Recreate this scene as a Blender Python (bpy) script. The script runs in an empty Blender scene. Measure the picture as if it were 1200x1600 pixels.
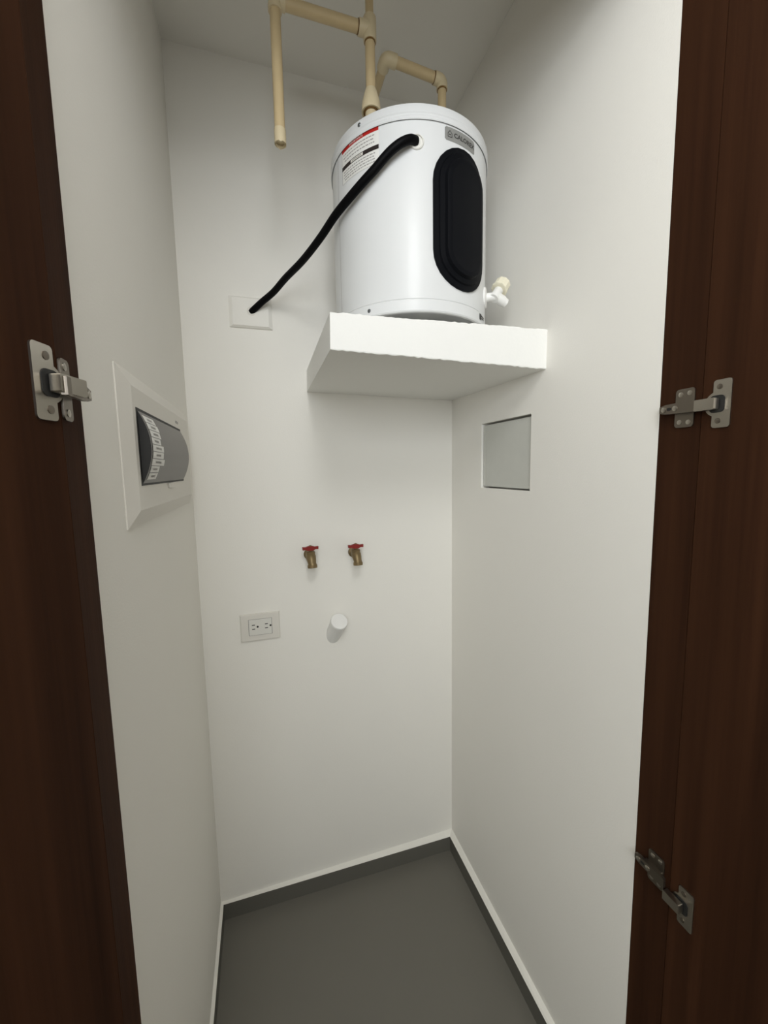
import bpy, bmesh, math, random
from mathutils import Vector, Matrix
random.seed(7)
SC = bpy.context.scene
COL = SC.collection

# ------------------------------------------------------------------ camera
cam = bpy.data.cameras.new('camera'); camo = bpy.data.objects.new('camera', cam); COL.objects.link(camo)
cam.sensor_fit = 'HORIZONTAL'; cam.sensor_width = 36.0; cam.lens = 36.0 * 622.24 / 1200.0
cam.clip_start = 0.01
CR = Vector((0.95555685, -0.29428253, -0.01757533)); CU = Vector((0.04838103, 0.09773028, 0.99403625)); CF = Vector((0.29080986, 0.95070847, -0.10762453))
camo.matrix_world = Matrix(((CR.x, CU.x, -CF.x, -0.6481), (CR.y, CU.y, -CF.y, -1.2864), (CR.z, CU.z, -CF.z, 1.4771), (0, 0, 0, 1)))
SC.camera = camo

# ------------------------------------------------------------------ world, light, exposure
w = bpy.data.worlds.new('world'); SC.world = w; w.use_nodes = True
w.node_tree.nodes['Background'].inputs[0].default_value = (0.9, 0.95, 1.0, 1)
w.node_tree.nodes['Background'].inputs[1].default_value = 0.1
# daylight entering the hall through the window behind the camera
LAMP = Vector((-0.58, -1.48, 2.41))
LAMP_POWER = 16.0
WX0, WX1, WZA, WZB = -2.1, -0.50, 1.50, 2.42
YB0 = -2.55
day = bpy.data.lights.new('window_daylight', 'AREA'); day.shape = 'RECTANGLE'; day.size = WX1 - WX0 - 0.08; day.size_y = WZB - WZA - 0.08
day.energy = 30.0; day.color = (0.91, 0.955, 1.0)
dayo = bpy.data.objects.new('window_daylight', day); COL.objects.link(dayo)
dayo.location = ((WX0 + WX1) / 2, YB0 - 0.03, (WZA + WZB) / 2); dayo.rotation_euler = (math.radians(90), 0, 0)
SC.view_settings.view_transform = 'Standard'; SC.view_settings.look = 'None'
SC.view_settings.gamma = 1.0; SC.view_settings.use_curve_mapping = False
SC.view_settings.exposure = 0.0

# ------------------------------------------------------------------ room sizes (metres)
W, H = 0.843, 2.609           # niche width, ceiling height
JL, JR = -0.8305, 0.0         # inner faces of the two jamb boards
YE = -0.768                   # where the niche walls end and the jambs begin
YD = -0.835                   # where jambs end and doors begin
YDL = -0.817                  # the left jamb board is a little narrower
ZH = 2.33                     # underside of the door header

# ------------------------------------------------------------------ materials
def srgb(r, g, b):
    f = lambda c: (c / 255 / 12.92) if c / 255 <= 0.04045 else ((c / 255 + 0.055) / 1.055) ** 2.4
    return (f(r), f(g), f(b), 1)

def mat(name, col, rough=0.5, metal=0.0, spec=0.5, coat=0.0, bump=0.0, bscale=200.0, var=0.0, vscale=4.0):
    m = bpy.data.materials.new(name); m.use_nodes = True
    nt = m.node_tree; b = nt.nodes['Principled BSDF']
    b.inputs['Base Color'].default_value = col
    b.inputs['Roughness'].default_value = rough; b.inputs['Metallic'].default_value = metal
    b.inputs['Specular IOR Level'].default_value = spec
    b.inputs['Coat Weight'].default_value = coat; b.inputs['Coat Roughness'].default_value = 0.08
    tc = nt.nodes.new('ShaderNodeTexCoord')
    if var > 0:
        n = nt.nodes.new('ShaderNodeTexNoise'); n.inputs['Scale'].default_value = vscale; n.inputs['Detail'].default_value = 4
        nt.links.new(tc.outputs['Object'], n.inputs['Vector'])
        mx = nt.nodes.new('ShaderNodeMix'); mx.data_type = 'RGBA'
        mx.inputs[6].default_value = tuple(c * (1 - var) for c in col[:3]) + (1,)
        mx.inputs[7].default_value = tuple(min(1, c * (1 + var)) for c in col[:3]) + (1,)
        nt.links.new(n.outputs['Fac'], mx.inputs[0]); nt.links.new(mx.outputs[2], b.inputs['Base Color'])
    if bump > 0:
        n = nt.nodes.new('ShaderNodeTexNoise'); n.inputs['Scale'].default_value = bscale; n.inputs['Detail'].default_value = 3
        nt.links.new(tc.outputs['Object'], n.inputs['Vector'])
        bp = nt.nodes.new('ShaderNodeBump'); bp.inputs['Strength'].default_value = bump; bp.inputs['Distance'].default_value = 0.002
        nt.links.new(n.outputs['Fac'], bp.inputs['Height']); nt.links.new(bp.outputs['Normal'], b.inputs['Normal'])
    return m

def wood_mat():
    m = bpy.data.materials.new('dark_walnut_laminate'); m.use_nodes = True
    nt = m.node_tree; b = nt.nodes['Principled BSDF']
    tc = nt.nodes.new('ShaderNodeTexCoord'); mp = nt.nodes.new('ShaderNodeMapping')
    mp.inputs['Scale'].default_value = (14, 14, 0.35); nt.links.new(tc.outputs['Object'], mp.inputs['Vector'])
    n = nt.nodes.new('ShaderNodeTexNoise'); n.inputs['Scale'].default_value = 2.2; n.inputs['Detail'].default_value = 6; n.inputs['Roughness'].default_value = 0.6
    nt.links.new(mp.outputs['Vector'], n.inputs['Vector'])
    cr = nt.nodes.new('ShaderNodeValToRGB')
    cr.color_ramp.elements[0].position = 0.3; cr.color_ramp.elements[0].color = (0.026, 0.0108, 0.0054, 1)
    cr.color_ramp.elements[1].position = 0.75; cr.color_ramp.elements[1].color = (0.058, 0.0235, 0.0110, 1)
    nt.links.new(n.outputs['Fac'], cr.inputs['Fac']); nt.links.new(cr.outputs['Color'], b.inputs['Base Color'])
    mp2 = nt.nodes.new('ShaderNodeMapping'); mp2.inputs['Scale'].default_value = (220, 220, 5); nt.links.new(tc.outputs['Object'], mp2.inputs['Vector'])
    n2 = nt.nodes.new('ShaderNodeTexNoise'); n2.inputs['Scale'].default_value = 1.5; nt.links.new(mp2.outputs['Vector'], n2.inputs['Vector'])
    bp = nt.nodes.new('ShaderNodeBump'); bp.inputs['Strength'].default_value = 0.12; bp.inputs['Distance'].default_value = 0.001
    nt.links.new(n2.outputs['Fac'], bp.inputs['Height']); nt.links.new(bp.outputs['Normal'], b.inputs['Normal'])
    b.inputs['Roughness'].default_value = 0.62; b.inputs['Specular IOR Level'].default_value = 0.04
    return m

M = dict(
    wall=mat('white_wall_paint', srgb(241, 238, 230), 0.75, bump=0.12, bscale=260, var=0.015, vscale=3, spec=0.3),
    shelf=mat('white_shelf_paint', srgb(240, 239, 234), 0.75, bump=0.25, bscale=120, spec=0.3),
    floor=mat('grey_floor_tile', srgb(110, 107, 98), 0.42, bump=0.03, bscale=300, var=0.05, vscale=5, spec=0.35),
    skirt=mat('grey_skirting_tile', srgb(98, 96, 88), 0.5, var=0.04),
    mortar=mat('light_mortar', srgb(236, 233, 224), 0.85, bump=0.3, bscale=150),
    wood=wood_mat(),
    enamel=mat('white_enamel', srgb(222, 223, 222), 0.34, coat=0.06, spec=0.3, bump=0.008, bscale=40),
    black=mat('black_plastic', (0.0045, 0.005, 0.0065, 1), 0.42, bump=0.02, bscale=500, spec=0.07),
    rubber=mat('black_conduit', (0.002, 0.002, 0.0025, 1), 0.5, bump=0.02, bscale=200, spec=0.08),
    pvc=mat('cream_cpvc', srgb(206, 184, 142), 0.42, var=0.08, vscale=30),
    pvcf=mat('pale_cpvc_fitting', srgb(216, 200, 164), 0.42, var=0.06, vscale=30),
    glue=mat('solvent_cement_stain', srgb(120, 88, 40), 0.5),
    plastic=mat('white_plastic', srgb(226, 224, 216), 0.4, var=0.01),
    grey_plastic=mat('light_grey_plastic', srgb(226, 222, 213), 0.5, var=0.01),
    cream=mat('cream_plastic', srgb(236, 230, 206), 0.45, var=0.01),
    pvc_white=mat('white_pvc', srgb(238, 237, 233), 0.45, var=0.01),
    smoke=mat('smoked_cover', srgb(92, 88, 84), 0.35, var=0.02),
    dark=mat('dark_recess', srgb(28, 27, 25), 0.6, var=0.02),
    nickel=mat('nickel_plate', srgb(176, 170, 160), 0.3, metal=1.0, bump=0.03, bscale=300),
    nickel_d=mat('worn_nickel', srgb(128, 120, 110), 0.38, metal=1.0, bump=0.03, bscale=300),
    brass=mat('aged_brass', srgb(128, 110, 78), 0.45, metal=0.6, var=0.15, vscale=60),
    red=mat('red_enamel', srgb(132, 30, 26), 0.4, var=0.05, vscale=60),
    label=mat('white_sticker', srgb(232, 231, 226), 0.5, var=0.01),
    red_print=mat('red_print', srgb(178, 30, 22), 0.5, var=0.01),
    black_print=mat('black_print', srgb(38, 30, 28), 0.5, var=0.01),
    grey_print=mat('grey_print', srgb(158, 154, 150), 0.6, var=0.01),
    silver=mat('silver_sticker', srgb(150, 150, 146), 0.45, metal=0.2, var=0.01),
    ink=mat('dark_ink', srgb(52, 50, 48), 0.5, var=0.01),
    panel=mat('grey_board', srgb(202, 202, 194), 0.6, var=0.04, vscale=25, bump=0.1, bscale=120),
    steel=mat('grey_screw_steel', srgb(120, 124, 126), 0.4, metal=0.8, var=0.02),
    lamp=mat('lamp_housing', srgb(230, 230, 228), 0.5, var=0.01),
)

# ------------------------------------------------------------------ helpers
def tag(o, label=None, cat=None, group=None, kind=None):
    if label: o['label'] = label
    if cat: o['category'] = cat
    if group: o['group'] = group
    if kind: o['kind'] = kind
    return o

def origin_of(p):
    v = Vector((0, 0, 0))
    while p is not None:
        v += p.location; p = p.parent
    return v

def obj(name, bm, m, parent=None, smooth=False, loc=None, autosmooth=None):
    """bm is in world coordinates; the object's origin is put at loc (or at its lowest middle)."""
    bmesh.ops.recalc_face_normals(bm, faces=bm.faces)
    if loc is None:
        if parent is None:
            xs = [v.co for v in bm.verts]
            lo = Vector((min(c[i] for c in xs) for i in range(3))); hi = Vector((max(c[i] for c in xs) for i in range(3)))
            loc = Vector(((lo.x + hi.x) / 2, (lo.y + hi.y) / 2, lo.z))
        else:
            loc = origin_of(parent)
    loc = Vector(loc)
    bmesh.ops.translate(bm, vec=-loc, verts=bm.verts)
    me = bpy.data.meshes.new(name); bm.to_mesh(me); bm.free()
    o = bpy.data.objects.new(name, me); COL.objects.link(o)
    for mm in (m if isinstance(m, (list, tuple)) else [m]): me.materials.append(mm)
    if smooth:
        for p in me.polygons: p.use_smooth = True
        if autosmooth is not None:
            lim = math.cos(math.radians(autosmooth))
            b2 = bmesh.new(); b2.from_mesh(me); b2.normal_update()
            for e in b2.edges:
                if len(e.link_faces) == 2 and e.link_faces[0].normal.dot(e.link_faces[1].normal) < lim: e.smooth = False
            b2.to_mesh(me); b2.free()
    if parent is not None:
        o.parent = parent; o.location = loc - origin_of(parent)
    else:
        o.location = loc
    return o

def thing(name, label, cat, loc, group=None):
    o = bpy.data.objects.new(name, None); COL.objects.link(o); o.location = loc; o.empty_display_size = 0.05
    return tag(o, label, cat, group)

def box(bm, x0, x1, y0, y1, z0, z1, bevel=0.0, mi=0):
    r = bmesh.ops.create_cube(bm, size=1.0)
    vs = r['verts']
    for v in vs:
        v.co = Vector(((x0 + x1) / 2 + v.co.x * (x1 - x0), (y0 + y1) / 2 + v.co.y * (y1 - y0), (z0 + z1) / 2 + v.co.z * (z1 - z0)))
    if mi:
        for f in set(f for v in vs for f in v.link_faces): f.material_index = mi
    if bevel > 0:
        es = list(set(e for v in vs for e in v.link_edges))
        bmesh.ops.bevel(bm, geom=es, offset=bevel, segments=2, affect='EDGES', profile=0.5)
    return bm

def nbox(*a, **k): return box(bmesh.new(), *a, **k)

def frame(axis):
    a = Vector(axis).normalized()
    t = Vector((0, 0, 1)) if abs(a.z) < 0.9 else Vector((1, 0, 0))
    u = a.cross(t).normalized(); v = a.cross(u)
    return u, v, a

def lathe(bm, base, axis, prof, seg=32, sx=1.0):
    """profile of (radius, height) pairs turned about axis from base; closed at both ends."""
    u, v, a = frame(axis); base = Vector(base); rings = []
    for r, h in prof:
        rings.append([bm.verts.new(base + a * h + u * (r * math.cos(2 * math.pi * i / seg)) + v * (r * math.sin(2 * math.pi * i / seg))) for i in range(seg)])
    for k in range(len(rings) - 1):
        for i in range(seg):
            bm.faces.new((rings[k][i], rings[k][(i + 1) % seg], rings[k + 1][(i + 1) % seg], rings[k + 1][i]))
    bm.faces.new(rings[0][::-1]); bm.faces.new(rings[-1])
    return bm

def nlathe(*a, **k): return lathe(bmesh.new(), *a, **k)

def tube(bm, pts, r, seg=16):
    pts = [Vector(p) for p in pts]; rings = []
    t = (pts[1] - pts[0]).normalized(); u, v, _ = frame(t)
    for i, p in enumerate(pts):
        if i == 0: d = pts[1] - pts[0]
        elif i == len(pts) - 1: d = pts[-1] - pts[-2]
        else: d = (pts[i + 1] - pts[i]).normalized() + (pts[i] - pts[i - 1]).normalized()
        d.normalize()
        u = (u - d * u.dot(d)).normalized(); v = d.cross(u)
        rr = r[i] if isinstance(r, (list, tuple)) else r
        rings.append([bm.verts.new(p + u * rr * math.cos(2 * math.pi * k / seg) + v * rr * math.sin(2 * math.pi * k / seg)) for k in range(seg)])
    for k in range(len(rings) - 1):
        for i in range(seg):
            bm.faces.new((rings[k][i], rings[k][(i + 1) % seg], rings[k + 1][(i + 1) % seg], rings[k + 1][i]))
    bm.faces.new(rings[0][::-1]); bm.faces.new(rings[-1])
    return bm

def ntube(*a, **k): return tube(bmesh.new(), *a, **k)

def catmull(P, n=8):
    P = [Vector(p) for p in P]; Q = [P[0] * 2 - P[1]] + P + [P[-1] * 2 - P[-2]]; out = []
    for i in range(1, len(Q) - 2):
        a, b, c, d = Q[i - 1], Q[i], Q[i + 1], Q[i + 2]
        for k in range(n):
            t = k / n
            out.append(0.5 * ((2 * b) + (c - a) * t + (2 * a - 5 * b + 4 * c - d) * t * t + (3 * b - a - 3 * c + d) * t ** 3))
    out.append(P[-1]); return out

def prism(bm, poly, O, U, V, N, d0, d1):
    """polygon of (u, v) extruded along N from d0 to d1."""
    O, U, V, N = Vector(O), Vector(U), Vector(V), Vector(N)
    a = [bm.verts.new(O + U * p[0] + V * p[1] + N * d0) for p in poly]
    b = [bm.verts.new(O + U * p[0] + V * p[1] + N * d1) for p in poly]
    n = len(poly)
    bm.faces.new(a[::-1]); bm.faces.new(b)
    for i in range(n): bm.faces.new((a[i], a[(i + 1) % n], b[(i + 1) % n], b[i]))
    return bm

def nprism(*a): return prism(bmesh.new(), *a)

def rrect(u0, u1, v0, v1, r, n=5):
    out = []
    for cx, cy, a0 in ((u1 - r, v1 - r, 0), (u0 + r, v1 - r, 90), (u0 + r, v0 + r, 180), (u1 - r, v0 + r, 270)):
        for k in range(n + 1):
            a = math.radians(a0 + 90 * k / n); out.append((cx + r * math.cos(a), cy + r * math.sin(a)))
    return out

def text_mesh(s, size, mapper, bold=0.0):
    """flat lettering centred on (0,0), each vertex placed by mapper(x, y)."""
    cu = bpy.data.curves.new('lettering', 'FONT'); cu.body = s; cu.size = size; cu.align_x = 'CENTER'; cu.align_y = 'CENTER'; cu.offset = bold
    cu.resolution_u = 3
    o = bpy.data.objects.new('lettering_tmp', cu); COL.objects.link(o)
    bpy.context.view_layer.update()
    me = bpy.data.meshes.new_from_object(o.evaluated_get(bpy.context.evaluated_depsgraph_get()))
    bpy.data.objects.remove(o); bpy.data.curves.remove(cu)
    bm = bmesh.new(); bm.from_mesh(me); bpy.data.meshes.remove(me)
    bmesh.ops.triangulate(bm, faces=bm.faces)
    for v in bm.verts: v.co = Vector(mapper(v.co.x, v.co.y))
    return bm

# ------------------------------------------------------------------ the setting
S = lambda o: tag(o, kind='structure')
XL0, XR0 = -2.3, 1.3       # hall outside the niche
S(obj('floor', nbox(XL0, XR0, YB0, 0.1, -0.1, 0.0), M['floor']))
S(obj('ceiling', nbox(XL0, XR0, YB0, 0.1, H, H + 0.1), M['wall']))
S(obj('wall_back', nbox(-W - 0.1, 0.1, 0.0, 0.1, 0, H), M['wall']))
S(obj('wall_left', nbox(-W - 0.1, -W, YE, 0.0, 0, H), M['wall']))
# right wall with the opening for the access panel
PY0, PY1, PZ0, PZ1 = -0.4313, -0.1975, 1.4143, 1.607
bm = bmesh.new()
box(bm, 0, 0.1, YE, PY0, 0, H); box(bm, 0, 0.1, PY1, 0.0, 0, H)
box(bm, 0, 0.1, PY0, PY1, 0, PZ0); box(bm, 0, 0.1, PY0, PY1, PZ1, H); box(bm, 0.03, 0.1, PY0, PY1, PZ0, PZ1)
S(obj('wall_right', bm, M['wall']))
bm = bmesh.new()
box(bm, XL0, JL - 0.02, YD + 0.002, YE, 0, H); box(bm, JR + 0.02, XR0, YD + 0.002, YE, 0, H); box(bm, JL - 0.02, JR + 0.02, YD + 0.002, YE, ZH + 0.02, H)
S(obj('wall_front', bm, M['wall']))
S(obj('wall_hall_left', nbox(XL0 - 0.1, XL0, YB0, YE, 0, H), M['wall']))
S(obj('wall_hall_right', nbox(XR0, XR0 + 0.1, YB0, YE, 0, H), M['wall']))
bm = bmesh.new()
box(bm, XL0, WX0, YB0 - 0.1, YB0, 0, H); box(bm, WX1, XR0, YB0 - 0.1, YB0, 0, H); box(bm, WX0, WX1, YB0 - 0.1, YB0, 0, WZA); box(bm, WX0, WX1, YB0 - 0.1, YB0, WZB, H)
S(obj('wall_hall_rear', bm, M['wall']))
bm = bmesh.new()
for a in ((WX0, WX0 + 0.04, WZA, WZB), (WX1 - 0.04, WX1, WZA, WZB), (WX0 + 0.04, WX1 - 0.04, WZA, WZA + 0.04), (WX0 + 0.04, WX1 - 0.04, WZB - 0.04, WZB)): box(bm, a[0], a[1], YB0 - 0.06, YB0 - 0.02, a[2], a[3])
S(obj('window_1', bm, M['plastic']))
# jamb boards and header
S(obj('trim_1', nbox(JL - 0.02, JL, YDL, YE, 0, ZH), M['wood']))
S(obj('trim_2', nbox(JR, JR + 0.02, YD, YE, 0, ZH), M['wood']))
S(obj('trim_3', nbox(JL - 0.02, JR + 0.02, YD, YE, ZH, ZH + 0.02), M['wood']))
# door leaves, both standing open
LA = math.radians(15.6)
DLD = Vector((-math.sin(LA), -math.cos(LA), 0)); DLN = Vector((math.cos(LA), -math.sin(LA), 0))   # along the leaf, out of its inner face
S(obj('door_1', nprism([(0.001, 0.012), (0.42, 0.012), (0.42, ZH - 0.004), (0.001, ZH - 0.004)], (JL, YDL, 0), DLD, (0, 0, 1), DLN, -0.018, 0.0), M['wood']))
S(obj('door_2', nbox(JR, JR + 0.018, YD - 0.42, YD - 0.0012, 0.012, ZH - 0.004), M['wood']))

# skirting: tile face with a pale mortar ledge on top, not quite parallel to the wall
HS = 0.0577
def skirting(name, a0, a1, b1, b0, f0, f1):
    """a0-a1 on the wall, b0-b1 the tile face (plan points)"""
    A0, A1, B1, B0 = (Vector((p[0], p[1], 0)) for p in (a0, a1, b1, b0))
    bm = bmesh.new(); prism(bm, [(p.x, p.y) for p in (A0, A1, B1, B0)], (0, 0, 0), (1, 0, 0), (0, 1, 0), (0, 0, 1), 0, HS - 0.001)
    o = S(obj(name, bm, M['skirt']))
    bm = bmesh.new(); lo = [bm.verts.new((p.x, p.y, HS - 0.001)) for p in (A0, A1, B1, B0)]
    hi = [bm.verts.new((p.x, p.y, HS + d)) for p, d in ((A0, f0), (A1, f1), (B1, 0), (B0, 0))]
    bm.faces.new(lo); bm.faces.new((hi[0], hi[1], hi[2])); bm.faces.new((hi[0], hi[2], hi[3]))
    for k in range(4): bm.faces.new((lo[k], lo[(k + 1) % 4], hi[(k + 1) % 4], hi[k]))
    obj('mortar_ledge', bm, M['mortar'], o)
tr, tl = 0.0165, 0.0088
skirting('baseboard_back', (-W, 0), (0, 0), (-tr, -0.0185), (-W + tl, -tl), 0.003, 0.012)
skirting('baseboard_right', (0, 0), (0, YE), (-tr, YE), (-tr, -0.0185), 0.012, 0.004)
skirting('baseboard_left', (-W, YE), (-W, 0), (-W + tl, -tl), (-W + tl, YE), 0.004, 0.003)

# ------------------------------------------------------------------ concrete shelf
def shelf():
    bm = bmesh.new()
    top = {'fl': (-0.5045, -0.479, 1.7828), 'fr': (0.0, -0.4815, 1.7905), 'bl': (-0.497, 0.0, 1.785), 'br': (0.0, 0.0, 1.787)}
    bot = {'fl': (-0.5060, -0.479, 1.7126), 'fr': (0.0, -0.4800, 1.7020), 'bl': (-0.4985, 0.0, 1.7195), 'br': (0.0, 0.0, 1.7095)}
    n = 60
    def row(a, b, j):
        a, b = Vector(a), Vector(b); out = []
        for i in range(n + 1):
            p = a.lerp(b, i / n)
            if j and 0 < i < n:
                p.z += random.uniform(-j, j)
            out.append(bm.verts.new(p))
        return out
    rows = [row(bot['bl'], bot['br'], 0), row(Vector(bot['bl']).lerp(Vector(bot['fl']), 0.985), Vector(bot['br']).lerp(Vector(bot['fr']), 0.985), 0), row(bot['fl'], bot['fr'], 0.0011)]
    for k in (0.02, 0.06, 0.35, 0.65, 0.94, 0.98):
        rows.append(row(Vector(bot['fl']).lerp(Vector(top['fl']), k) + Vector((0, -0.001, 0)), Vector(bot['fr']).lerp(Vector(top['fr']), k) + Vector((0, -0.001, 0)), 0.0003))
    rows += [row(top['fl'], top['fr'], 0.0011), row(Vector(top['bl']).lerp(Vector(top['fl']), 0.985), Vector(top['br']).lerp(Vector(top['fr']), 0.985), 0), row(top['bl'], top['br'], 0)]
    for a, b in zip(rows, rows[1:]):
        for i in range(n): bm.faces.new((a[i], a[i + 1], b[i + 1], b[i]))
    a, b = rows[-1], rows[0]
    for i in range(n): bm.faces.new((a[i], a[i + 1], b[i + 1], b[i]))
    bm.faces.new([r[0] for r in rows]); bm.faces.new([r[-1] for r in rows][::-1])
    return tag(obj('wall_shelf', bm, M['shelf']), 'thick white plastered shelf slab in the corner under the water heater', 'shelf')
shelf()

# ------------------------------------------------------------------ water heater
HX, HY, R0, RC = -0.2578, -0.2707, 0.1897, 0.1934
ZT, ZC, ZBAND, ZB, ZSH = 2.2167, 2.1908, 1.8392, 1.8108, 1.786
def hp(th, z, r=R0):
    a = math.radians(th); return Vector((HX + r * math.cos(a), HY + r * math.sin(a), z))
heater = thing('water_heater', 'white cylindrical electric water heater standing on the corner shelf', 'water heater', (HX, HY, ZSH))

def ring(prof, name, m, seg=128, parent=heater, auto=25):
    return obj(name, lathe(bmesh.new(), (HX, HY, 0), (0, 0, 1), prof, seg), m, parent, True, autosmooth=auto)
ring([(R0 - 0.004, ZBAND - 0.004), (R0, ZBAND), (R0, ZC - 0.004), (R0 - 0.004, ZC)], 'tank_body', M['enamel'])
ring([(R0 - 0.002, ZC - 0.0005), (RC - 0.001, ZC - 0.0055), (RC, ZC - 0.004), (RC, ZC + 0.001), (RC - 0.0018, ZC + 0.0035), (RC - 0.0018, ZC + 0.006), (RC - 0.0004, ZC + 0.008), (RC - 0.0004, ZT - 0.006), (RC - 0.002, ZT - 0.0015), (RC - 0.006, ZT), (RC - 0.05, ZT + 0.006), (0.02, ZT + 0.009)], 'top_cap', M['enamel'])
ring([(0.02, ZB + 0.016), (R0 - 0.03, ZB + 0.016), (R0 - 0.012, ZB + 0.006), (R0 - 0.005, ZB), (R0 - 0.001, ZB + 0.0012), (R0 + 0.0006, ZB + 0.004), (R0 + 0.0006, ZBAND - 0.003), (R0 - 0.0015, ZBAND - 0.0005), (R0 - 0.006, ZBAND)], 'bottom_pan', M['enamel'])
for th in (-90, 30, 150):
    p = hp(th, 0, 0.085); obj('foot', nlathe((p.x, p.y, ZSH + 0.0015), (0, 0, 1), [(0.016, 0), (0.018, 0.003), (0.014, 0.012), (0.014, 0.038)], 20), M['plastic'], heater, True, autosmooth=40)

def patch(bm, th0, th1, z0, z1, r, nth=16, rc=0.0, nz=1):
    """curved sheet on the tank between two angles; corners cut when rc > 0"""
    if rc > 0:
        half = math.radians(th1 - th0) / 2 * R0
        poly = rrect(-half, half, z0, z1, rc, 4); mid = (th0 + th1) / 2
        vs = [bm.verts.new((0, 0, 0)) for _ in ()]
        cols = []
        n = 24
        for i in range(n + 1):
            s = -half + 2 * half * i / n
            d = max(0.0, abs(s) - (half - rc)); cut = rc - math.sqrt(max(0, rc * rc - d * d))
            th = mid + math.degrees(s / R0)
            cols.append((bm.verts.new(hp(th, z0 + cut, r)), bm.verts.new(hp(th, z1 - cut, r))))
        for a, b in zip(cols, cols[1:]): bm.faces.new((a[0], b[0], b[1], a[1]))
        return bm
    cols = []
    for i in range(nth + 1):
        th = th0 + (th1 - th0) * i / nth
        cols.append((bm.verts.new(hp(th, z0, r)), bm.verts.new(hp(th, z1, r))))
    for a, b in zip(cols, cols[1:]): bm.faces.new((a[0], b[0], b[1], a[1]))
    return bm
def npatch(*a, **k): return patch(bmesh.new(), *a, **k)

# black stadium-shaped element cover, stepped
def cover():
    thc, half = -73.0, math.radians(22.6) * R0
    z0, z1 = 1.864, 2.149
    lv = [(0.0, -0.002), (0.0, 0.0035), (0.0015, 0.005), (0.0115, 0.005), (0.0135, 0.0085), (0.0235, 0.0095), (0.0265, 0.0165), (0.0345, 0.0185), (0.037, 0.018), (0.058, 0.018)]
    bm = bmesh.new(); rings = []
    n = 14
    for inset, h in lv:
        r = half - inset; za, zb = z0 + half, z1 - half
        pts = [(r * math.cos(math.pi * k / n), zb + r * math.sin(math.pi * k / n)) for k in range(n + 1)]
        pts += [(-r * math.cos(math.pi * k / n), za - r * math.sin(math.pi * k / n)) for k in range(n + 1)]
        dens = []
        for i, p in enumerate(pts):
            q = pts[(i + 1) % len(pts)]
            k = 8 if abs(p[1] - q[1]) > 0.05 else 1
            for j in range(k): dens.append((p[0] + (q[0] - p[0]) * j / k, p[1] + (q[1] - p[1]) * j / k))
        rings.append([bm.verts.new(hp(thc + math.degrees(s / R0), z, R0 + h)) for s, z in dens])
    for a, b in zip(rings, rings[1:]):
        m = len(a)
        for i in range(m): bm.faces.new((a[i], a[(i + 1) % m], b[(i + 1) % m], b[i]))
    last = rings[-1]; m = len(last); arc = n
    # fill the crown: bridge left and right halves of the last ring
    i, j = arc // 2, arc // 2
    order_r = [last[(arc // 2 - k) % m] for k in range(m // 2 + 1)]; order_l = [last[(arc // 2 + k) % m] for k in range(m // 2 + 1)]
    for k in range(m // 2):
        q = [order_r[k], order_r[k + 1], order_l[k + 1], order_l[k]]
        q = [v for t, v in enumerate(q) if v not in q[:t]]
        if len(q) >= 3: bm.faces.new(q)
    c = obj('element_cover', bm, M['black'], heater, True, autosmooth=28)
    tag(c, 'black stadium shaped cover with stepped edge')
    d = hp(thc, 0, 1) - Vector((HX, HY, 0)); d.normalize()
    obj('cover_screw', nlathe(hp(thc + 0.7, 1.8835, R0 + 0.004), d, [(0.0035, 0), (0.0035, 0.002), (0.002, 0.0035)], 14), M['steel'], c, True, autosmooth=40)
cover()

# warning sticker
wl = tag(obj('warning_label', npatch(-162.3, -129.8, 2.1165, 2.1878, R0 + 0.0003), M['label'], heater), 'white warning sticker with red and black header bands')
obj('border_line', patch(npatch(-162.3, -129.8, 2.1160, 2.1166, R0 + 0.0004), -162.4, -162.1, 2.1165, 2.178, R0 + 0.0004, 1), M['grey_print'], wl)
obj('red_band', npatch(-162.3, -129.8, 2.1795, 2.1878, R0 + 0.0005), M['red_print'], wl)
obj('black_band', npatch(-162.3, -129.8, 2.1440, 2.1525, R0 + 0.0005), M['black_print'], wl)
obj('header_lettering', text_mesh('IMPORTANTE', 0.0066, lambda x, y: hp(-147.5 + math.degrees(x / R0), 2.1834 + y, R0 + 0.0008)), M['label'], wl)
obj('white_box', npatch(-152.5, -141.5, 2.1455, 2.1510, R0 + 0.0007), M['grey_plastic'], wl)
obj('header_lettering', text_mesh('ATENCIÓN', 0.0052, lambda x, y: hp(-147 + math.degrees(x / R0), 2.1481 + y, R0 + 0.0009)), M['ink'], wl)
rnd = random.Random(3)
bm = bmesh.new()
for zt, k in ((2.1735, 0), (2.1668, 1), (2.1600, 2), (2.1385, 3), (2.1330, 4), (2.1275, 5), (2.1222, 6)):
    th = -160.3 + (rnd.random() * 3 if k in (2, 6) else 0)
    while th < -133.5:
        wd = rnd.uniform(0.7, 2.4); patch(bm, th, min(th + wd, -132.5), zt - 0.0011, zt + 0.0011, R0 + 0.0005, 2); th += wd + 0.5
sm = obj('small_print', bm, M['grey_print'], wl); sm['kind'] = 'stuff'

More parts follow.
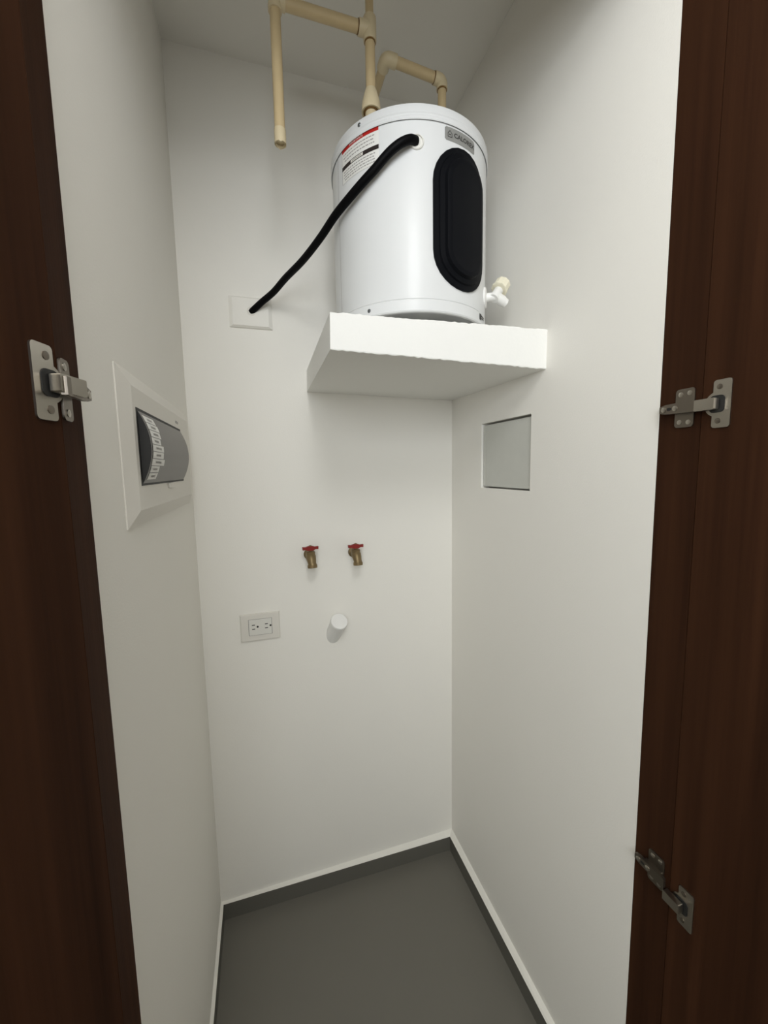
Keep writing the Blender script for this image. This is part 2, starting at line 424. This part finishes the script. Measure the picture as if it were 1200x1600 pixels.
# maker's plate
bl = tag(obj('brand_label', npatch(-87.3, -61.5, 2.1565, 2.1825, R0 + 0.0004, rc=0.003), M['silver'], heater), 'silver name plate reading CALOREX with a house emblem')
obj('lettering', text_mesh('CALOREX', 0.0138, lambda x, y: hp(-71.4 + math.degrees(x * 0.98 / R0), 2.1696 + y * 0.9, R0 + 0.0007), 0.0004), M['ink'], bl)
bm = bmesh.new()
def strip(a, b, t):
    a, b = Vector(a), Vector(b); d = (b - a).normalized(); nn = Vector((-d.y, d.x)) * t
    a = a - d * t; b = b + d * t
    bm.faces.new([bm.verts.new(hp(-83.6 + math.degrees(p.x / R0), 2.1696 + p.y, R0 + 0.0007)) for p in (a - nn, b - nn, b + nn, a + nn)])
hs = [(-0.0048, -0.0058), (0.0048, -0.0058), (0.0048, 0.0012), (0.0, 0.0062), (-0.0048, 0.0012)]
for a, b in zip(hs, hs[1:] + hs[:1]): strip(a, b, 0.0007)
strip((-0.0009, -0.0012), (0.0009, -0.0012), 0.0012)
obj('house_emblem', bm, M['ink'], bl)

# grommet, screws, seam, small rating sticker
rad = lambda th: Vector((math.cos(math.radians(th)), math.sin(math.radians(th)), 0))
obj('cable_grommet', nlathe(hp(-105.6, 2.1437, R0 - 0.003), rad(-105.6), [(0.0150, 0), (0.0150, 0.005), (0.0135, 0.0065), (0.0122, 0.0065), (0.0118, 0.004)], 28), M['plastic'], heater, True, autosmooth=40)
for th, z, r in ((-143.3, 2.2045, RC - 0.001), (-139.1, 1.8252, R0), (-20, 2.2045, RC - 0.001), (-25, 1.8252, R0)):
    obj('screw', nlathe(hp(th, z, r - 0.001), rad(th), [(0.0042, 0), (0.0042, 0.002), (0.0028, 0.0036)], 14), M['steel'], heater, True, autosmooth=40)
obj('seam', npatch(-169.3, -168.95, ZBAND + 0.001, ZC - 0.006, R0 + 0.0003, 1), M['grey_print'], heater)
st = obj('rating_sticker', patch(npatch(-52.5, -48.6, 1.8215, 1.8350, R0 + 0.0010, 4), -48.6, -42.5, 1.8300, 1.8335, R0 + 0.0010, 4), M['ink'], heater)
bm = bmesh.new(); patch(bm, -48.2, -43, 1.8255, 1.8285, R0 + 0.0010, 4); obj('sticker_stripe', bm, M['ink'], st)

# drain valve on the right flank
VT = -36.0; vz = 1.888
vr = rad(VT); up = Vector((0, 0, 1))
dv = obj('drain_valve', nlathe(hp(VT, vz, R0 - 0.004), vr, [(0.024, 0), (0.024, 0.006), (0.020, 0.008), (0.010, 0.009), (0.0095, 0.034), (0.006, 0.036)], 24), M['pvc_white'], heater, True, autosmooth=35)
tag(dv, 'white drain valve with cream knob and short spout')
vb = hp(VT, vz, R0 + 0.024)
side = Vector((0.96, 0.28, 0))
obj('valve_stem', nlathe(vb, (side * 0.62 + up * 0.78), [(0.0115, -0.008), (0.0115, 0.020), (0.009, 0.024)], 20), M['pvc_white'], dv, True, autosmooth=35)
kd = (side * 0.62 + up * 0.78).normalized()
obj('knob', nlathe(vb + kd * 0.022, kd, [(0.0180, 0), (0.0205, 0.001), (0.0205, 0.004), (0.0180, 0.005), (0.0188, 0.0065), (0.0188, 0.024), (0.0172, 0.026)], 10), M['cream'], dv)
sd = (side * 0.85 - up * 0.42 + vr * 0.25).normalized()
obj('spout', nlathe(vb + side * 0.006, sd, [(0.0122, -0.004), (0.0122, 0.020), (0.0106, 0.021), (0.0106, 0.029), (0.0086, 0.029), (0.008, 0.018)], 20), M['pvc_white'], dv, True, autosmooth=35)

# ------------------------------------------------------------------ cable from the heater to the wall plate
cpts = [hp(-106.1, 2.1449, R0 + 0.0012), hp(-109.7, 2.1401, R0 + 0.012), hp(-114.4, 2.1315, R0 + 0.018), hp(-119.1, 2.1221, R0 + 0.019), hp(-124.0, 2.1108, R0 + 0.018), hp(-130.8, 2.0936, R0 + 0.017),
        hp(-138.3, 2.0790, R0 + 0.017), hp(-147.9, 2.0631, R0 + 0.018)]
CABLE_TAIL = [(-0.4586, -0.330, 2.0500), (-0.4854, -0.270, 2.0290), (-0.5190, -0.190, 2.0125), (-0.5580, -0.115, 1.9980), (-0.5890, -0.065, 1.9790), (-0.6225, -0.030, 1.9610), (-0.6532, -0.006, 1.9397)]
obj_c = obj('power_cable', ntube(catmull(cpts + CABLE_TAIL, 8), 0.0088, 18), M['rubber'], None, True, autosmooth=50)
tag(obj_c, 'thick black cable sagging from the heater to the blank wall plate', 'cable')

# ------------------------------------------------------------------ CPVC pipes
RP = 0.0111
def elbow(bm, p, d1, d2, r=0.0142, L=0.021):
    p, d1, d2 = Vector(p), Vector(d1), Vector(d2)
    k = 0.012
    pts = [p + d1 * L, p + d1 * k] + [(p + d1 * k) * (1 - t) ** 2 + p * 2 * t * (1 - t) + (p + d2 * k) * t * t for t in (0.25, 0.5, 0.75)] + [p + d2 * k, p + d2 * L]
    return tube(bm, pts, r, 20)
def collar(bm, p, d, r=RP + 0.0009, L=0.003):
    return lathe(bm, Vector(p) - Vector(d) * L / 2, d, [(r, 0), (r, L)], 20)
X, Y, Z = Vector((1, 0, 0)), Vector((0, 1, 0)), Vector((0, 0, 1))
yb = -0.33
run = thing('overflow_pipe', 'cream pipe rising from heater left, crossing to an open-ended drop pipe', 'pipe', (-0.364, yb, 2.222))
B0 = Vector((-0.3655, yb, 2.222)); TEE = Vector((-0.3690, yb, 2.4475)); AE = Vector((-0.5735, yb, 2.4475)); AB = Vector((-0.5735, yb, 2.172))
B1 = Vector((-0.3690, yb, 2.28))
obj('riser', ntube([(-0.3690, yb, 2.30), TEE - Z * 0.012], RP, 20), M['pvc'], run, True, autosmooth=50)
obj('threaded_adapter', nlathe((-0.3690, yb, 2.2800), Z, [(0.0170, 0.002), (0.0185, 0.0), (0.0218, 0.0), (0.0222, 0.004), (0.0205, 0.020), (0.0165, 0.034), (0.0136, 0.044), (0.0122, 0.047)], 24), M['pvcf'], run, True, autosmooth=35)
obj('nipple', nlathe((-0.3690, yb, ZT + 0.0076), Z, [(0.0135, 0), (0.0135, 0.069)], 20), M['pvcf'], run, True, autosmooth=35)
obj('glue_ring', collar(bmesh.new(), (-0.3690, yb, 2.281), Z, 0.0172, 0.004), M['glue'], run, True, autosmooth=35)
bm = bmesh.new(); lathe(bm, TEE - Z * 0.024, Z, [(0.0140, 0), (0.0146, 0.002), (0.0146, 0.046), (0.0140, 0.048)], 20); lathe(bm, TEE, -X, [(0.0146, 0), (0.0146, 0.024), (0.0140, 0.026)], 20)
obj('tee', bm, M['pvcf'], run, True, autosmooth=35)
obj('glue_ring', collar(bmesh.new(), TEE - X * 0.027, X, RP + 0.0016), M['glue'], run, True, autosmooth=35)
obj('glue_ring', collar(bmesh.new(), TEE - Z * 0.025, Z, RP + 0.0012), M['glue'], run, True, autosmooth=35)
obj('cross_pipe', ntube([TEE - X * 0.02, AE + X * 0.012], RP + 0.0006, 20), M['pvc'], run, True, autosmooth=50)
obj('ceiling_riser', ntube([TEE + Z * 0.016, (TEE.x, yb, H)], 0.0090, 20), M['pvc'], run, True, autosmooth=50)
obj('elbow', elbow(bmesh.new(), AE, X, -Z), M['pvcf'], run, True, autosmooth=50)
obj('drop_pipe', ntube([AE - Z * 0.012, AB + Z * 0.028], RP, 20), M['pvc'], run, True, autosmooth=50)
bm = lathe(bmesh.new(), AB, Z, [(0.0085, 0.008), (0.0085, 0.0), (0.0122, 0.0), (0.0124, 0.002), (0.0124, 0.030), (0.0115, 0.031)], 22)
for v in bm.verts:       # slanting saw cut at the open end
    if v.co.z < AB.z + 0.001: v.co.z += 0.5 * (abs(v.co.x - AB.x))
obj('open_end', bm, M['pvcf'], run, True, autosmooth=35)

yc = -0.275
run2 = thing('supply_pipe', 'cream pipe with two elbows from heater right to the back wall', 'pipe', (-0.167, yc, 2.222))
CE = Vector((-0.167, yc, 2.441)); CL = Vector((-0.3140, yc, 2.4545))
dx = (CL - CE).normalized()
obj('riser', ntube([(-0.167, yc, ZT + 0.0076), CE - Z * 0.012], RP - 0.0006, 20), M['pvc'], run2, True, autosmooth=50)
obj('elbow', elbow(bmesh.new(), CE, dx, -Z, 0.0138), M['pvcf'], run2, True, autosmooth=50)
obj('glue_ring', collar(bmesh.new(), CE - Z * 0.022, Z, RP + 0.0008), M['glue'], run2, True, autosmooth=35)
obj('glue_ring', collar(bmesh.new(), CE + dx * 0.022, X, RP + 0.0012), M['glue'], run2, True, autosmooth=35)
obj('cross_pipe', ntube([CE + dx * 0.012, CL - dx * 0.012], RP + 0.0004, 20), M['pvc'], run2, True, autosmooth=50)
obj('elbow', elbow(bmesh.new(), CL, -dx, Y, 0.0146, 0.026), M['pvcf'], run2, True, autosmooth=50)
obj('wall_pipe', ntube([CL + Y * 0.014, (CL.x, 0.0, CL.z)], RP, 20), M['pvc'], run2, True, autosmooth=50)

# ------------------------------------------------------------------ blank plate on the back wall
def plate_bm(x0, x1, z0, z1, t, inset, edge):
    """bevelled wall plate on y = 0: square edge up to `edge`, then sloping in to height t"""
    bm = bmesh.new(); rings = []
    for d, h in ((0, 0), (0, edge), (inset, t)):
        rings.append([bm.verts.new((x, -h, z)) for x, z in ((x0 + d, z0 + d * 0.5), (x1 - d, z0 + d * 0.5), (x1 - d, z1 - d * 0.5), (x0 + d, z1 - d * 0.5))])
    for a, b in zip(rings, rings[1:]):
        for i in range(4): bm.faces.new((a[i], a[(i + 1) % 4], b[(i + 1) % 4], b[i]))
    bm.faces.new(rings[0][::-1]); bm.faces.new(rings[-1]); return bm
cp = thing('cable_outlet_plate', 'plain beige wall plate with the black cable entering its middle', 'wall plate', (-0.653, 0, 1.8945))
obj('plate', plate_bm(-0.7135, -0.5940, 1.8955, 1.9815, 0.011, 0.010, 0.004), M['wall'], cp)
obj('cable_hole', nlathe((-0.652, -0.0095, 1.941), -Y, [(0.0125, 0), (0.0125, 0.002), (0.0112, 0.0025)], 24), M['grey_plastic'], cp, True, autosmooth=35)

# ------------------------------------------------------------------ double socket on the back wall
so = thing('power_outlet', 'off-white double socket plate low on the back wall', 'outlet', (-0.673, 0, 0.9435))
ox0, ox1, oz0, oz1 = -0.7330, -0.6130, 0.9440, 1.0300
obj('plate', plate_bm(ox0, ox1, oz0, oz1, 0.009, 0.003, 0.006), M['grey_plastic'], so)
obj('side_strip', nbox(ox0 + 0.004, ox0 + 0.0225, -0.0098, -0.0088, oz0 + 0.004, oz1 - 0.004), M['grey_plastic'], so)
ins = obj('socket_insert', nbox(-0.7070, -0.6385, -0.0115, -0.008, 0.9625, 1.0125, bevel=0.001), M['plastic'], so)
obj('insert_gap', nbox(-0.7085, -0.6370, -0.0093, -0.0085, 0.9612, 1.0138), M['grey_print'], so)
for cx in (-0.6925, -0.6535):
    for dz in (0.0065, -0.0065):
        obj('slot', nbox(cx - 0.0055, cx + 0.0035, -0.0119, -0.0113, 0.9895 + dz - 0.0013, 0.9895 + dz + 0.0013), M['dark'], ins)
    obj('earth_hole', nlathe((cx + 0.0115, -0.0112, 0.9895), -Y, [(0.0031, 0), (0.0031, 0.0007)], 14), M['dark'], ins)

# ------------------------------------------------------------------ two hose taps
def tap(bx, bz, label, turn):
    t = thing('hose_tap', label, 'tap', (bx, 0, bz - 0.036), 'brass hose taps on the back wall')
    sp = lambda n, b, m, p=t, a=40: obj(n, b, m, p, True, autosmooth=a)
    sp('wall_flange', nlathe((bx, 0, bz), -Y, [(0.0180, 0), (0.0180, 0.004), (0.0130, 0.007), (0.009, 0.008), (0.009, 0.022)], 24), M['brass'])
    bm = bmesh.new()
    tube(bm, [(bx, -0.018, bz), (bx, -0.030, bz + 0.001), (bx, -0.042, bz - 0.002), (bx + 0.001, -0.050, bz - 0.010), (bx + 0.002, -0.0535, bz - 0.021)], [0.0120, 0.0150, 0.0160, 0.0142, 0.0125], 20)
    lathe(bm, (bx, -0.036, bz + 0.004), Z, [(0.0142, 0), (0.0146, 0.009), (0.0125, 0.011)], 20)
    bd = sp('body', bm, M['brass'])
    sp('spout', nlathe((bx + 0.0022, -0.054, bz - 0.021), Vector((0.03, -0.1, -1)), [(0.0125, -0.003), (0.0135, 0.002), (0.0152, 0.004), (0.0152, 0.012), (0.0118, 0.012), (0.0105, 0.006)], 22), M['brass'])
    sp('spindle', nlathe((bx, -0.036, bz + 0.010), Z, [(0.0085, 0), (0.0085, 0.005), (0.0045, 0.007), (0.0045, 0.024)], 16), M['brass'])
    hd = Vector((math.cos(turn), math.sin(turn), 0)); c = Vector((bx, -0.036, bz + 0.026)); hn = Z.cross(hd)
    poly = [(-0.0245, -0.0045), (-0.0150, -0.0040), (-0.008, -0.0075), (0.008, -0.0075), (0.0150, -0.0040), (0.0245, -0.0045), (0.0250, 0.0045), (0.0150, 0.0035), (0.006, 0.0065), (-0.006, 0.0065), (-0.0150, 0.0035), (-0.0250, 0.0045)]
    bm = prism(bmesh.new(), poly, c, hd, Z, hn, -0.0055, 0.0055)
    h = obj('tee_handle', bm, M['red'], t)
    obj('handle_screw', nlathe(c + Z * 0.0055, Z, [(0.0045, 0), (0.0045, 0.002), (0.003, 0.0035)], 14), M['brass'], h, True, autosmooth=40)
tap(-0.5105, 1.2070, 'brass hose tap with red tee handle, nearer the breaker panel', 0.10)
tap(-0.3645, 1.2030, 'brass hose tap with red tee handle, nearer the right wall', 0.0)

# ------------------------------------------------------------------ capped drain stub
ds = thing('drain_stub', 'white capped plastic drain pipe angled up out of back wall', 'pipe', (-0.437, 0, 0.90))
b0, e0 = Vector((-0.4375, 0, 0.934)), Vector((-0.4277, -0.047, 0.9865)); ax = (e0 - b0).normalized()
bm = tube(bmesh.new(), [b0 - ax * 0.06, e0], 0.0262, 36)
bmesh.ops.bisect_plane(bm, geom=bm.verts[:] + bm.edges[:] + bm.faces[:], plane_co=(0, 0, 0), plane_no=(0, 1, 0), clear_outer=True)
obj('pipe', bm, M['pvc_white'], ds, True, autosmooth=50)
obj('end_cap', nlathe(e0 - ax * 0.012, ax, [(0.0278, 0), (0.0282, 0.001), (0.0282, 0.012), (0.0270, 0.014)], 36), M['pvc_white'], ds, True, autosmooth=35)

# ------------------------------------------------------------------ access panel set in the right wall
apn = thing('access_panel', 'square grey access panel sunk in the right wall under the shelf', 'panel', (0.01, (PY0 + PY1) / 2, PZ0))
U, V, N = Vector((0, -1, 0)), Z, Vector((-1, 0, 0))
prot = nprism(rrect(-PY1 + 0.003, -PY0 - 0.002, PZ0 + 0.0050, PZ1 - 0.0060, 0.004, 3), (0.006, 0, 0), U, V, N, -0.010, 0.0)
obj('board', prot, M['panel'], apn)
obj('rim', nprism(rrect(-PY1 + 0.004, -PY1 + 0.012, PZ0 + 0.008, PZ1 - 0.0090, 0.002, 2), (0.006, 0, 0), U, V, N, 0.0, 0.0006), M['panel'], apn)
obj('rim', nprism(rrect(-PY0 - 0.016, -PY0 - 0.004, PZ0 + 0.008, PZ1 - 0.0110, 0.002, 2), (0.006, 0, 0), U, V, N, 0.0, 0.0006), M['panel'], apn)

# ------------------------------------------------------------------ breaker panel on the left wall
bp = thing('breaker_panel', 'off-white breaker panel with smoked flap and tags on the left wall', 'electrical panel', (-W, -0.34, 1.392))
BY0, BY1, BZ0, BZ1 = -0.612, -0.060, 1.3930, 1.6370
bm = bmesh.new(); rings = []
for d, h in ((0, 0), (0, 0.002), (0.034, 0.012)):
    k = 0.75
    rings.append([bm.verts.new((-W + h, y, z)) for y, z in ((BY0 + d, BZ0 + d * k), (BY1 - d, BZ0 + d * k), (BY1 - d, BZ1 - d * k), (BY0 + d, BZ1 - d * k))])
for a, b in zip(rings, rings[1:]):
    for i in range(4): bm.faces.new((a[i], a[(i + 1) % 4], b[(i + 1) % 4], b[i]))
bm.faces.new(rings[0]); bm.faces.new(rings[-1])
obj('plate', bm, M['grey_plastic'], bp)
WY0, WY1, WZ0, WZ1 = -0.560, -0.205, 1.4600, 1.5765
obj('window_recess', nbox(-W + 0.010, -W + 0.0128, WY0 - 0.003, WY1 + 0.003, WZ0 - 0.003, WZ1 + 0.004), M['dark'], bp)
BUL = 0.016
def flap(z): t = (z - WZ0) / (WZ1 - WZ0); return -W + 0.0125 + BUL * 4 * t * (1 - t)
bm = bmesh.new(); n = 20
fr = [[bm.verts.new((flap(WZ0 + (WZ1 - WZ0) * i / n), y, WZ0 + (WZ1 - WZ0) * i / n)) for i in range(n + 1)] for y in (WY0 + 0.004, WY1)]
bk = [[bm.verts.new((-W + 0.011, y, WZ0 + (WZ1 - WZ0) * i / n)) for i in range(n + 1)] for y in (WY0 + 0.004, WY1)]
for i in range(n):
    bm.faces.new((fr[0][i], fr[1][i], fr[1][i + 1], fr[0][i + 1]))
    f1 = bm.faces.new((fr[0][i], fr[0][i + 1], bk[0][i + 1], bk[0][i])); f2 = bm.faces.new((fr[1][i], fr[1][i + 1], bk[1][i + 1], bk[1][i]))
    f1.material_index = f2.material_index = 1
fo = obj('smoked_flap', bm, [M['smoke'], M['dark']], bp)
obj('flap_pull', nbox(-W + 0.012, -W + 0.0165, -0.375, -0.335, WZ0 - 0.014, WZ0 - 0.004, bevel=0.0012), M['grey_plastic'], bp)
rnd = random.Random(11)
tw = [0.070, 0.074, 0.068, 0.060, 0.076, 0.074, 0.086, 0.056, 0.056]
z = WZ1 - 0.006; th = 0.0106
for i, wv in enumerate(tw):
    za, zb = z - th, z
    y0 = WY0 + 0.010 + rnd.uniform(0, 0.004)
    bm = bmesh.new(); m_ = 4
    def curved(bm, ya, yb_, za, zb, off):
        c = [(bm.verts.new((flap(za + (zb - za) * k / m_) + off, ya, za + (zb - za) * k / m_)), bm.verts.new((flap(za + (zb - za) * k / m_) + off, yb_, za + (zb - za) * k / m_))) for k in range(m_ + 1)]
        for a, b in zip(c, c[1:]): bm.faces.new((a[0], a[1], b[1], b[0]))
    curved(bm, y0, y0 + wv, za, zb, 0.0006)
    tg = obj('circuit_tag', bm, M['label'], fo)
    bm = bmesh.new(); yy = y0 + wv * 0.28
    while yy < y0 + wv * 0.72:
        curved(bm, yy, yy + 0.0035, za + 0.0036, zb - 0.0036, 0.0010); yy += 0.0055
    tp = obj('tag_print', bm, M['grey_print'], bp)
    z -= th + 0.0011
bm = bmesh.new()
for yy in (-0.250, -0.240, -0.228): box(bm, -W + 0.0118, -W + 0.0124, yy, yy + 0.006, 1.5905, 1.5965)
obj('maker_mark', bm, M['grey_print'], bp)

# ------------------------------------------------------------------ cabinet hinges
def hinge(label, JO, UJ, NJ, DO, UD, ND, k0=0.066, k1=0.094, mu=0.0575):
    """JO/UJ/NJ: origin on the jamb, direction towards the door, out of the jamb; DO/UD/ND the same on the leaf"""
    t = thing('cabinet_hinge', label, 'hinge', JO, 'concealed cabinet hinges on the door jambs')
    JO, DO = Vector(JO), Vector(DO)
    mp = obj('mounting_plate', nprism(rrect(0.028, mu, -0.0300, 0.0300, 0.005), JO, UJ, Z, NJ, 0.0, 0.0022), M['nickel_d'], t)
    for u, v in (((0.036, 0.0215), (0.050, 0.0225), (0.036, -0.0215), (0.050, -0.0225)) if mu > 0.05 else ((0.0385, 0.0225), (0.0385, -0.0225))):
        obj('screw', nlathe(JO + UJ * u + Z * v + NJ * 0.002, NJ, [(0.0038, 0), (0.0038, 0.0008), (0.0022, 0.0014)], 14), M['nickel'], mp, True, autosmooth=40)
    obj('plate_saddle', nprism(rrect(0.024, mu - 0.002, -0.0062, 0.0062, 0.002), JO, UJ, Z, NJ, 0.0022, 0.0080), M['nickel_d'], t)
    arm_poly = [(0.010, -0.0050), (0.020, -0.0075), (0.060, -0.0088), (0.0655, -0.0085), (0.0655, 0.0085), (0.060, 0.0088), (0.020, 0.0075), (0.010, 0.0050)]
    ar = obj('arm', nprism(arm_poly, JO, UJ, Z, NJ, 0.0080, 0.0135), M['nickel_d'], t)
    for u in (0.0175, 0.036):
        obj('adjusting_screw', nlathe(JO + UJ * u + NJ * 0.0130, NJ, [(0.0042, 0), (0.0042, 0.0014), (0.0028, 0.0022)], 14), M['nickel'], ar, True, autosmooth=40)
    obj('arm_slot', nprism(rrect(0.0225, 0.0300, -0.0022, 0.0022, 0.002), JO, UJ, Z, NJ, 0.0132, 0.0138), M['dark'], ar)
    # on the leaf
    obj('knuckle', nprism(rrect(-0.0083, 0.0083, k0, k1, 0.0012, 2), DO, Z, UD, ND, 0.0045, 0.0150), M['nickel'], t)
    pts = rrect(0.0840, 0.1085, -0.0345, 0.0345, 0.004)
    cu = obj('cup_plate', nprism(pts, DO, UD, Z, ND, 0.0, 0.0022), M['nickel'], t)
    arc = [(0.0925 + 0.0200 * math.cos(a), 0.0190 * math.sin(a)) for a in [math.radians(90 + 180 * i / 16) for i in range(17)]]
    obj('cup_flange', nprism(arc, DO, UD, Z, ND, 0.0, 0.0018), M['nickel'], cu)
    obj('cup_well', nprism(rrect(0.0800, 0.1005, -0.0125, 0.0125, 0.006), DO, UD, Z, ND, 0.0018, 0.0030), M['dark'], cu)
    for v in (0.0245, -0.0245):
        obj('screw', nlathe(DO + UD * 0.0925 + Z * v + ND * 0.002, ND, [(0.0040, 0), (0.0040, 0.0008), (0.0022, 0.0014)], 14), M['nickel_d'], cu, True, autosmooth=40)
uR, nR = Vector((0, -1, 0)), Vector((-1, 0, 0)); uL, nL = Vector((0, -1, 0)), Vector((1, 0, 0))
hinge('nickel cabinet hinge at eye level on the right jamb', (JR, YE, 1.5645), uR, nR, (JR, YE, 1.5635), uR, nR)
hinge('nickel cabinet hinge low on the right jamb near the floor', (JR, YE, 0.7500), uR, nR, (JR, YE, 0.7320), uR, nR)
LO = Vector((JL, YDL, 1.562)) - DLD * 0.0775
hinge('nickel cabinet hinge on the left jamb beside the breaker panel', (JL, YE, 1.560), uL, nL, LO, DLD, DLN, 0.060, 0.094, 0.0475)

# ------------------------------------------------------------------ hall lamp (behind the camera): opal globe on a ceiling rose
lp = thing('ceiling_lamp', 'round opal globe lamp under the hall ceiling outside the closet', 'lamp', (LAMP.x, LAMP.y, LAMP.z))
obj('ceiling_rose', nlathe((LAMP.x, LAMP.y, LAMP.z + 0.172), Z, [(0.06, 0), (0.075, 0.004), (0.075, H - LAMP.z - 0.174), (0.07, H - LAMP.z - 0.172)], 48), M['lamp'], lp, True, autosmooth=35)
ld = bpy.data.lights.new('lamp_light', 'POINT'); ld.shadow_soft_size = 0.17; ld.energy = LAMP_POWER; ld.color = (0.965, 0.98, 1.0)
lo = bpy.data.objects.new('lamp_light', ld); COL.objects.link(lo); lo.parent = lp; lo.location = (0, 0, 0)
